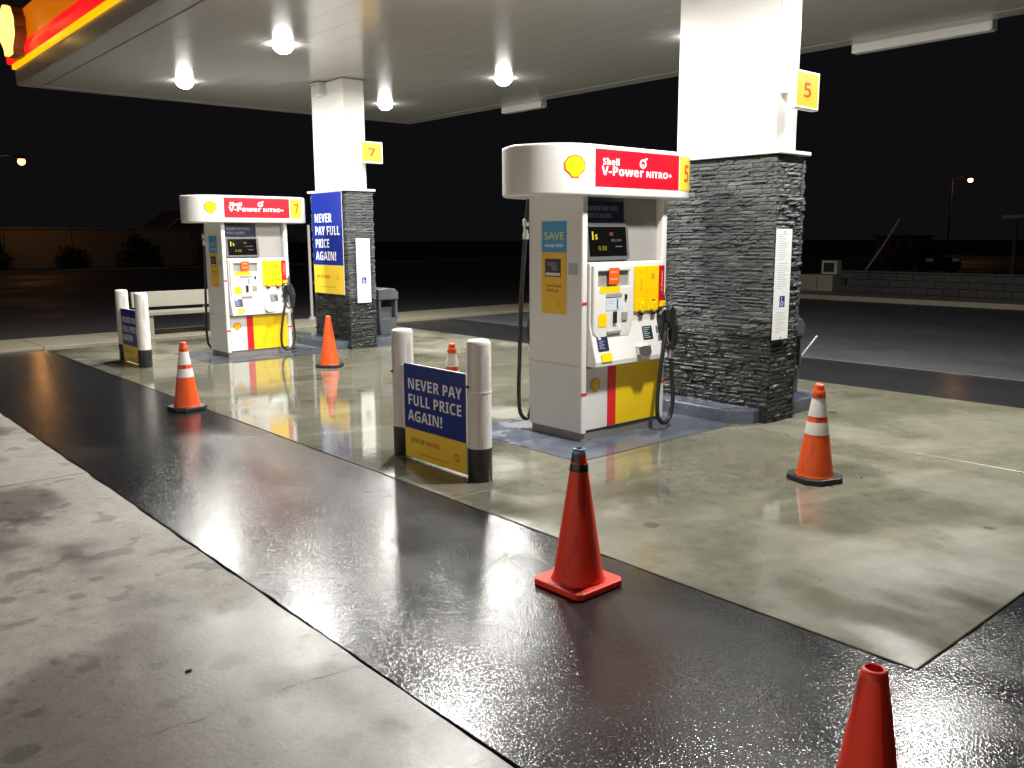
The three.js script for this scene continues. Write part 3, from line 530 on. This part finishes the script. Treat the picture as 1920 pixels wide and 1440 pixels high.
  add('emblem_inner', rimShape(shellShape(0.081), -0.73, 2.315, 0.005), mat(0.92, 0.66, 0.01, 0.3), [ho, 0, 0]);
}
function pump(num, x, z, label, k = 1) {
  const t = thing('fuel_pump', label, 'fuel pump', [x, 0, z], 0, 'fuel pumps');
  t.userData.num = printMat(numberTex(num), 0.3);
  part(t, 'plinth', rbox(1.07, 0.085, 0.63, 0.006), mat(0.20, 0.19, 0.18, 0.5), [0, 0.0425, 0]);
  for (const s of [-1, 1]) {
    const p = part(t, 'side_panel', extrude([[-0.335, 0.075], [0.335, 0.075], [0.335, 2.10], [-0.335, 2.10]], 0.062, 0.012).rotateY(Math.PI / 2), pumpWhite, [s * 0.519, 0, 0]);
    for (const [yy, w] of [[1.20, 0.05], [0.42, 0.07]]) part(p, 'sealing_tape', box(w, 0.022, 0.004), signRed, [s * 0.004 - s * 0.0, yy, 0.3365]);
    for (const yy of [0.18, 1.0, 1.95]) part(p, 'screw', cyl(0.007, 0.007, 0.004, 10), steel, [s * 0.032, yy, 0.29], [0, 0, Math.PI / 2]);
    part(p, 'panel_seam', box(0.002, 0.004, 0.63), mat(0.25, 0.24, 0.23, 0.6), [s * 0.0312, 0.66, 0]);
    if (s < 0) {
      part(p, 'blue_sticker', plane(0.31, 0.265), S.save, [-0.0335, 1.76, -0.01], [0, -Math.PI / 2, 0]);
      part(p, 'yellow_sticker', plane(0.31, 0.53), S.promo, [-0.0335, 1.36, -0.01], [0, -Math.PI / 2, 0]);
      part(p, 'grey_sticker', plane(0.11, 0.10), mat(0.42, 0.40, 0.37, 0.5), [-0.0335, 1.49, 0.225], [0, -Math.PI / 2, 0]);
    }
  }
  part(t, 'inner_cabinet', box(0.97, 1.95, 0.36), pumpGrey, [0, 1.08, 0]);
  part(t, 'hydraulics_box', box(0.965, 1.45, 0.60), pumpGrey, [0, 0.81, 0]);
  part(t, 'header', headerGeo, pumpWhite, [VX, 0, 0]);
  sideOfPump(t, 1); sideOfPump(t, -1);
  delete t.userData.num; t.scale.setScalar(k); return t;
}
pump('5', 5.77, -5.445, 'white fuel pump with yellow panel marked 5, beside stone column');
pump('7', 5.72, -12.80, 'white fuel pump with yellow panel marked 7, near the bench', 0.955);
// blue painted pads under the pumps
for (const [x0, z0, x1, z1] of [[4.74, -6.25, 6.78, -4.66], [4.76, -13.55, 6.70, -12.0]]) {
  const g = new THREE.PlaneGeometry(x1 - x0, z1 - z0); g.rotateX(-Math.PI / 2); struct('painted_pad', g, bluePaint, [(x0 + x1) / 2, 0.004, (z0 + z1) / 2]);
}

// ---------------------------------------------------------------- bollards and boards
const bollardWhite = (() => { const map = dataTex(256, 512, (u, v) => { const k = 1 - 0.25 * sstep(0.62, 0.75, fbm(u * 8, v * 14, 121, 4, 8)) + 0.06 * (fbm(u * 30, v * 60, 122, 2) - 0.5); return [0.72 * k, 0.69 * k, 0.66 * k]; }, true); return new THREE.MeshStandardMaterial({ map, roughness: 0.4 }); })();
const bollardDark = mat(0.022, 0.023, 0.025, 0.35);
for (const [x, z, lab] of [[3.84, -4.79, 'white bollard with black base, at the board end facing the striped cones by pump 5'], [3.86, -5.80, 'white bollard with black base, at the left end of board before pump 5'], [3.95, -12.36, 'white bollard with black base, nearer pump 7 side of the small board'], [3.98, -13.30, 'white bollard with black base, street end of the board near the bench']]) {
  const t = thing('bollard', lab, 'bollard', [x, 0, z], 0, 'bollards');
  part(t, 'sleeve', lathe([[0.085, 0.245], [0.088, 0.25], [0.088, 1.0], [0.084, 1.022], [0.07, 1.035], [0, 1.042]], 40), bollardWhite);
  part(t, 'base', lathe([[0.0, 0.0], [0.090, 0.0], [0.090, 0.245], [0.084, 0.247], [0, 0.247]], 40), bollardDark);
  part(t, 'strap', lathe([[0.088, 0.655], [0.0905, 0.655], [0.0905, 0.667], [0.088, 0.667]], 40), mat(0.75, 0.74, 0.72, 0.4));
  part(t, 'strap_buckle', box(0.012, 0.022, 0.03), mat(0.08, 0.08, 0.08, 0.4), [-0.090, 0.70, -0.02]);
}
for (const [x, z, len, lab] of [[3.83, -5.295, 0.80, 'blue and yellow board reading NEVER PAY FULL PRICE AGAIN between bollards by pump 5'], [3.95, -12.83, 0.72, 'blue and yellow board between the two bollards by pump 7']]) {
  const t = thing('advert_board', lab, 'sign', [x - 0.02, 0, z], -Math.PI / 2, 'boards between bollards');
  part(t, 'panel', rbox(len, 0.76, 0.022, 0.005), mat(0.6, 0.6, 0.6, 0.4), [0, 0.40, 0]);
  part(t, 'printed_face', plane(len - 0.006, 0.752), printMat(boardTex, 0.32), [0, 0.40, 0.0135]);
  part(t, 'edge_strip', rbox(0.03, 0.52, 0.03, 0.006), mat(0.74, 0.73, 0.72, 0.35), [-len / 2 - 0.016, 0.50, 0.0]);
}

// ---------------------------------------------------------------- cones
const scuffs = dataTex(512, 512, (u, v) => { const g = fbm(u * 9, v * 9, 131, 5, 9), l = fbm(u * 60, v * 5, 132, 3, 5), k = 1 - 0.45 * sstep(0.60, 0.74, g) - 0.35 * sstep(0.66, 0.76, l) - 0.10 * (fbm(u * 4, v * 4, 133, 3, 4)); return [k, k, k]; }, true),
  coneRed = mat(0.99, 0.042, 0.012, 0.5, { map: scuffs }), coneOrange = mat(0.88, 0.10, 0.010, 0.42, { map: scuffs }), coneWhite = mat(0.74, 0.72, 0.70, 0.45), coneBlack = mat(0.014, 0.014, 0.014, 0.5), tapeBlue = mat(0.18, 0.32, 0.55, 0.35), tapeBlack = mat(0.012, 0.012, 0.02, 0.35);
function plate(half, h, cut, m, t) { const c = cut; const s = new THREE.Shape([[-half + c, -half], [half - c, -half], [half, -half + c], [half, half - c], [half - c, half], [-half + c, half], [-half, half - c], [-half, -half + c]].map(p => new THREE.Vector2(...p))); const g = new THREE.ExtrudeGeometry(s, { depth: h - 0.016, bevelEnabled: true, bevelThickness: 0.008, bevelSize: 0.008, bevelOffset: -0.008, bevelSegments: 2 }); g.rotateX(-Math.PI / 2).translate(0, 0.008, 0); return part(t, 'base', g, m); }
const coneR = y => 0.132 - (0.132 - 0.030) * (y - 0.03) / 0.68;
function cone(x, z, turn, kind, label, group) {
  const t = thing('traffic_cone', label, 'cone', [x, 0, z], turn, group);
  const body = kind === 'red' ? coneRed : coneOrange;
  plate(0.172, kind === 'red' ? 0.034 : 0.042, kind === 'red' ? 0.03 : 0.075, kind === 'red' ? coneRed : coneBlack, t);
  const b = part(t, 'body', lathe([[coneR(0.03) + 0.012, 0.026], [coneR(0.03) + 0.003, 0.044], [coneR(0.06), 0.06], [coneR(0.68), 0.68], [coneR(0.70), 0.70], [coneR(0.71) - 0.006, 0.71], [coneR(0.70) - 0.012, 0.70], [0.016, 0.60]], 48), body);
  const band = (y0, y1, m, name = 'reflective_band', e = 0.0018) => part(t, name, lathe([[coneR(y0) - 0.001, y0], [coneR(y0) + e, y0 + 0.001], [coneR(y1) + e, y1 - 0.001], [coneR(y1) - 0.001, y1]], 48), m);
  if (kind === 'striped') {
    band(0.475, 0.61, coneWhite); band(0.345, 0.435, coneWhite);
    part(t, 'grip_ring', lathe([[coneR(0.64) + 0.0, 0.612], [coneR(0.62) + 0.006, 0.62], [coneR(0.655) + 0.005, 0.655], [coneR(0.665), 0.665]], 40), body);
  }
  return t;
}
{
  const t = cone(3.00, -2.95, 0.02, 'red', 'red cone with blue tip and black tape, standing on asphalt strip', 'red cones');
  part(t, 'tape_band', lathe([[coneR(0.60), 0.60], [coneR(0.60) + 0.003, 0.60], [coneR(0.635) + 0.003, 0.637], [coneR(0.637), 0.637]], 40), tapeBlack);
  part(t, 'tip_tape', lathe([[coneR(0.69), 0.69], [coneR(0.69) + 0.002, 0.69], [coneR(0.71) + 0.002, 0.712], [0.02, 0.714]], 32), tapeBlue);
  const g = new THREE.CylinderGeometry(coneR(0.69) + 0.0022, coneR(0.645) + 0.0022, 0.045, 20, 1, true, Math.PI * 0.95, Math.PI * 0.8); part(t, 'tape_tail', g, tapeBlack, [0, 0.668, 0]);
}
cone(1.955, -0.905, 0.3, 'red', 'plain red cone without tape, at the corner of the asphalt', 'red cones');
cone(5.66, -3.16, -0.33, 'striped', 'orange cone with two white bands, alone on the concrete past pump 5', 'striped cones');
cone(3.24, -8.93, 0.1, 'striped', 'orange cone with two white bands, on the edge of the asphalt strip', 'striped cones');
cone(5.20, -6.92, 0.4, 'striped', 'orange cone with two white bands, behind the board of pump 5', 'striped cones');
cone(5.86, -10.62, 0.7, 'orange', 'plain orange cone on black base, before the banner column');

// ---------------------------------------------------------------- service units, bench, post
const unitGrey = mat(0.085, 0.093, 0.104, 0.4), unitDark = mat(0.02, 0.022, 0.025, 0.6);
function serviceUnit(x, z, label, squeegee) {
  const t = thing('service_bin', label, 'bin', [x, 0.13, z], 0, 'bins beside the columns');
  part(t, 'hood', extrude([[-0.20, 0.60], [0.20, 0.60], [0.20, 0.72], [0.13, 0.785], [-0.02, 0.80], [-0.20, 0.78]], 0.40, 0.02, 3), unitGrey);
  for (const s of [-1, 1]) part(t, 'side_wall', rbox(0.04, 0.34, 0.36, 0.01), unitGrey, [s * 0.165, 0.44, 0]);
  part(t, 'back_wall', rbox(0.30, 0.34, 0.04, 0.01), unitGrey, [0, 0.44, -0.15]);
  part(t, 'bucket', extrude([[-0.15, 0.0], [0.15, 0.0], [0.185, 0.285], [-0.185, 0.285]], 0.34, 0.02, 3), unitGrey);
  part(t, 'inner_bin', box(0.26, 0.20, 0.20), unitGrey, [0, 0.37, -0.02]);
  if (squeegee) {
    const q = thing('squeegee', 'grey squeegee handle sticking out of the bin beside stone column', 'squeegee', [x + 0.12, 0.42, z + 0.10]);
    part(q, 'handle', tube([[0, -0.06, 0], [0.20, 0.10, 0.02], [0.42, 0.27, 0.04]], 0.011, 12, 10), mat(0.22, 0.22, 0.22, 0.4)); part(q, 'blade', rbox(0.05, 0.12, 0.16, 0.01), unitDark, [-0.02, -0.08, 0]);
  }
}
serviceUnit(8.02, -4.98, 'blue-grey hooded bin behind the stone column of sign 5', true);
serviceUnit(8.02, -12.62, 'blue-grey hooded bin beside the banner column of sign 7', false);
{
  const t = thing('bench', 'pale concrete bench with back rail, behind the pump marked 7', 'bench', [6.15, 0.03, -16.3]);
  const conc = new THREE.MeshStandardMaterial({ color: lin(0.30, 0.285, 0.235), roughness: 0.7, bumpMap: concreteBump, bumpScale: 0.002 });
  part(t, 'backrest', rbox(2.1, 0.29, 0.08, 0.015), conc, [0, 0.635, -0.22], [-0.08, 0, 0]);
  part(t, 'seat', rbox(2.1, 0.075, 0.42, 0.015), conc, [0, 0.40, 0.02]);
  for (const s of [-0.85, 0.32]) { part(t, 'leg', extrude([[-0.20, 0], [0.16, 0], [0.20, 0.36], [-0.20, 0.36]], 0.09, 0.01).rotateY(Math.PI / 2), conc, [s, 0, 0]); part(t, 'back_post', rbox(0.07, 0.42, 0.06, 0.01), conc, [s, 0.56, -0.27]); }
  const p = thing('sign_post', 'thin grey metal post at the pavement between pump 7 and banner column', 'post', [9.0, 0.03, -17.0]);
  part(p, 'pole', cyl(0.03, 0.033, 2.02, 16), mat(0.35, 0.33, 0.31, 0.45), [0, 1.01, 0]); part(p, 'footing', cyl(0.07, 0.08, 0.06, 16), mat(0.3, 0.3, 0.28, 0.6), [0, 0.03, 0]);
}
// bits of litter
for (const [x, z, s, lab] of [[1.15, -3.36, 0.015, 'small dark leaf scrap lying on the foreground concrete'], [5.95, -2.95, 0.012, 'tiny dark pebble on the concrete beside a striped cone']]) {
  const g = new THREE.IcosahedronGeometry(s, 1); g.scale(1, 0.35, 0.6); single('debris', g, mat(0.03, 0.025, 0.02, 0.8), lab, 'debris', [x, s * 0.3 + 0.003, z]);
}

// ---------------------------------------------------------------- the street and what stands beyond
function streetLamp(x, z, h, headDir, label, I, glow) {
  const t = thing('street_lamp', label, 'street lamp', [x, 0, z], 0, 'orange street lamps');
  const m = mat(0.05, 0.048, 0.045, 0.7), dx = headDir[0], dz = headDir[1];
  part(t, 'pole', cyl(0.06, 0.1, h + 0.3, 12), m, [-dx, (h + 0.3) / 2, -dz]);
  part(t, 'arm', tube([[-dx, h + 0.1, -dz], [-dx * 0.5, h + 0.35, -dz * 0.5], [0, h + 0.28, 0]], 0.04, 14, 8), m);
  part(t, 'head', lathe([[0, 0.36], [0.16, 0.34], [0.26, 0.22], [0.28, 0.14], [0.25, 0.14]], 20), m, [0, h, 0]);
  part(t, 'bulb', new THREE.SphereGeometry(0.22, 20, 14), new THREE.MeshStandardMaterial({ color: lin(0.9, 0.6, 0.3), emissive: lin(1, 0.46, 0.16), emissiveIntensity: glow }), [0, h, 0]);
  const L = new THREE.PointLight(SODIUM, I); L.position.set(x, h, z); L.castShadow = true; scene.add(L);
}
streetLamp(12.82, -60, 6.47, [1.6, 0], 'lit orange street lamp over the far wall, across the street', 5, 3);
streetLamp(86, -34.05, 6.85, [0, 1.6], 'lit orange street lamp beyond the low wall on the lot side', 5, 6);
const blockTone = [[0.30, 0.25, 0.19], [0.27, 0.23, 0.18], [0.33, 0.275, 0.21]].map(c => mat(...c, 0.85, { bumpMap: concreteBump, bumpScale: 0.004 }));
{
  const w = thing('boundary_wall', 'long plain rendered wall lit orange across the street', 'wall', [0, 0, -63]);
  for (let i = 0; i < 13; i++) part(w, 'wall_panel', rbox(3.95, 2.5, 0.2, 0.02, 1), blockTone[i % 3], [-22 + i * 4, 1.2, 0]);
  part(w, 'coping', rbox(52, 0.12, 0.3, 0.03, 1), blockTone[1], [2, 2.52, 0]);
  const h = thing('house', 'small house with pale trimmed gable behind the orange lit wall', 'house', [25.6, 0, -70]);
  const wm = mat(0.16, 0.12, 0.10, 0.85);
  part(h, 'wall', box(3.6, 2.6, 6), wm, [0, 1.3, 0]);
  part(h, 'gable', extrude([[-1.9, 2.6], [1.9, 2.6], [0, 4.05]], 6.2, 0.02), wm);
  for (const s of [-1, 1]) part(h, 'bargeboard', at(box(2.45, 0.14, 0.08).rotateZ(-s * 0.652), s * 0.98, 3.36, 3.2), mat(0.5, 0.42, 0.35, 0.7));
  for (const s of [-1, 1]) { const wd = part(h, 'window', box(1.1, 1.0, 0.06), mat(0.3, 0.28, 0.25, 0.6), [s * 0.9, 1.5, 3.03]); part(wd, 'pane', plane(0.94, 0.84), darkGlass, [0, 0, 0.034]); }
}
// dark shrubs before the wall
{
  const r = rng(91), leaf = mat(0.030, 0.040, 0.016, 0.7);
  const spots = [[10.6, -60.5, 1.5, 1.5, 'low dark rounded shrub under the street lamp across the street'], [15.5, -61, 1.1, 1.3, 'small dark shrub beside the long orange wall'], [19.8, -61, 1.6, 2.0, 'tall dark shrub before the orange wall, near the gabled house'], [25.2, -60.5, 2.4, 2.3, 'broad dark bush before the gabled house'], [29.5, -60.8, 2.0, 2.1, 'dark bush at the far end beyond the gabled house']];
  for (const [x, z, rad, h, lab] of spots) {
    const t = thing('shrub', lab, 'shrub', [x, -0.16, z], 0, 'shrubs across the street'), pos = [];
    for (let i = 0; i < 2600; i++) {
      const a = r() * 6.283, u = Math.pow(r(), 0.45), e = r(), lump = 0.45 + 0.95 * fbm(Math.cos(a) * 2.6 + 5 + x, e * 4 + Math.sin(a) * 2.6, 93, 4);
      const cx = Math.cos(a) * u * rad * lump * Math.sqrt(Math.max(0.1, 1 - Math.pow(e * 1.02, 3))), cz = Math.sin(a) * u * rad * 0.7 * lump, cy = 0.1 + e * h * lump, s = 0.07 + 0.16 * r() * r();
      for (let k = 0; k < 3; k++) pos.push(cx + (r() - 0.5) * 2 * s, cy + (r() - 0.5) * 2 * s, cz + (r() - 0.5) * 2 * s);
    }
    const g = new THREE.BufferGeometry(); g.setAttribute('position', new THREE.Float32BufferAttribute(pos, 3)); g.computeVertexNormals();
    part(t, 'foliage', g, leaf); part(t, 'trunk', cyl(0.06, 0.12, h * 0.7, 8), mat(0.05, 0.04, 0.03, 0.9), [0, h * 0.35, 0]);
  }
}
// lot side: low block wall, cabinet, leaning pole, far building, parked car, shelter roof
{
  const w = thing('low_wall', 'low grey block wall along the dark lot', 'wall', [25.0, 0.1, -3.6]), tone = [[0.072, 0.072, 0.068], [0.066, 0.066, 0.063], [0.078, 0.077, 0.072]].map(c => mat(...c, 0.85, { bumpMap: concreteBump, bumpScale: 0.004 }));
  const r = rng(33);
  for (let row = 0; row < 3; row++) for (let i = 0; i < 44; i++) part(w, 'block', rbox(0.2, 0.185, 0.43, 0.008, 1), tone[Math.floor(r() * 3)], [0, 0.095 + row * 0.195, -9.6 + i * 0.44 + (row % 2) * 0.22]);
  part(w, 'coping', rbox(0.26, 0.05, 19.6, 0.012, 1), tone[2], [0, 0.615, 0]);
  const c = thing('utility_cabinet', 'pale utility cabinet with small white framed meter box on top', 'cabinet', [24.9, 0.1, -14.0]);
  part(c, 'cabinet', rbox(0.8, 0.5, 1.1, 0.02), mat(0.30, 0.29, 0.24, 0.6), [0, 0.25, 0]); part(c, 'door_gap', box(0.01, 0.44, 0.02), mat(0.05, 0.05, 0.05, 0.8), [-0.402, 0.25, 0.05]);
  const f = part(c, 'meter_box', rbox(0.3, 0.42, 0.5, 0.02), mat(0.5, 0.48, 0.42, 0.5), [0, 0.72, 0.28]); part(f, 'meter_window', box(0.02, 0.28, 0.34), mat(0.03, 0.03, 0.02, 0.3), [-0.15, 0, 0]);
  const lp = thing('leaning_pole', 'thin pale pole leaning over the low wall beside the cabinet', 'pole', [25.4, 0.5, -13.1]);
  part(lp, 'shaft', tube([[0, -0.45, -0.25], [0.1, 0.8, 0.55], [0.1, 1.72, 1.1]], 0.03, 16, 10), mat(0.22, 0.20, 0.17, 0.6)); part(lp, 'end_cap', new THREE.SphereGeometry(0.035, 12, 8), mat(0.2, 0.2, 0.18, 0.6), [0.1, 1.72, 1.1]);
  const b = thing('garden_shed', 'dim reddish low building with three windows beyond the low wall', 'building', [60, -0.1, -27.8]);
  const bw = mat(0.20, 0.09, 0.07, 0.8); part(b, 'wall', box(3, 1.8, 2.5), bw, [0, 0.9, 0]); part(b, 'roof', rbox(3.2, 0.12, 2.8, 0.05), mat(0.08, 0.06, 0.05, 0.8), [0, 1.85, 0]);
  for (const z of [-0.75, 0, 0.75]) { const wd = part(b, 'window', box(0.08, 0.6, 0.5), mat(0.3, 0.25, 0.2, 0.6), [-1.52, 1.3, z]); part(wd, 'pane', plane(0.42, 0.52), darkGlass, [-0.045, 0, 0], [0, -Math.PI / 2, 0]); }
  const car = thing('parked_car', 'dark parked car with pale headlamps beyond the low wall', 'car', [42.5, -0.12, -18.8], Math.PI / 2 + 0.85);
  const paint = mat(0.02, 0.02, 0.025, 0.25);
  part(car, 'body', extrude([[-0.85, 0.3], [0.85, 0.3], [0.9, 0.6], [0.82, 0.95], [-0.82, 0.95], [-0.9, 0.6]], 4.3, 0.12, 3), paint);
  part(car, 'cabin', extrude([[-0.78, 0.9], [0.78, 0.9], [0.58, 1.42], [-0.58, 1.42]], 2.1, 0.12, 3), mat(0.015, 0.015, 0.018, 0.1), [0, 0, 0.2]);
  for (const [x, z] of [[-0.78, -1.35], [0.78, -1.35], [-0.78, 1.35], [0.78, 1.35]]) { const wl = part(car, 'wheel', cyl(0.32, 0.32, 0.22, 24), rubber, [x, 0.32, z], [0, 0, Math.PI / 2]); part(wl, 'rim', cyl(0.19, 0.19, 0.225, 16), steel); }
  for (const s of [-1, 1]) part(car, 'headlight', rbox(0.34, 0.15, 0.08, 0.03), mat(0.7, 0.7, 0.68, 0.15), [s * 0.6, 0.78, -2.13]);
  const py = thing('pylon_sign', 'tall dark unlit sign pylon behind the column with sign 5', 'sign', [18.25, 0, -13.05]);
  part(py, 'cabinet', rbox(0.3, 2.6, 1.6, 0.03), mat(0.035, 0.035, 0.04, 0.4), [0, 4.25, 0]); part(py, 'trim', rbox(0.32, 0.06, 1.64, 0.01), mat(0.12, 0.12, 0.12, 0.4), [0, 5.58, 0]); part(py, 'pole', cyl(0.07, 0.08, 3, 16), mat(0.05, 0.05, 0.05, 0.5), [0, 1.5, 0]);
  const a = thing('shelter_roof', 'pale corner of a flat shelter roof at the far end of the lot', 'shelter', [40, 0, -12.2]);
  part(a, 'roof_edge', rbox(3, 0.16, 4, 0.03), mat(0.5, 0.48, 0.45, 0.6), [0, 2.5, 0.3]); for (const [x, z] of [[-1.3, -1.2], [1.3, -1.2], [-1.3, 1.9], [1.3, 1.9]]) part(a, 'post', box(0.12, 2.5, 0.12), mat(0.1, 0.1, 0.1, 0.6), [x, 1.17, z]);
}

renderer.render(scene, camera);
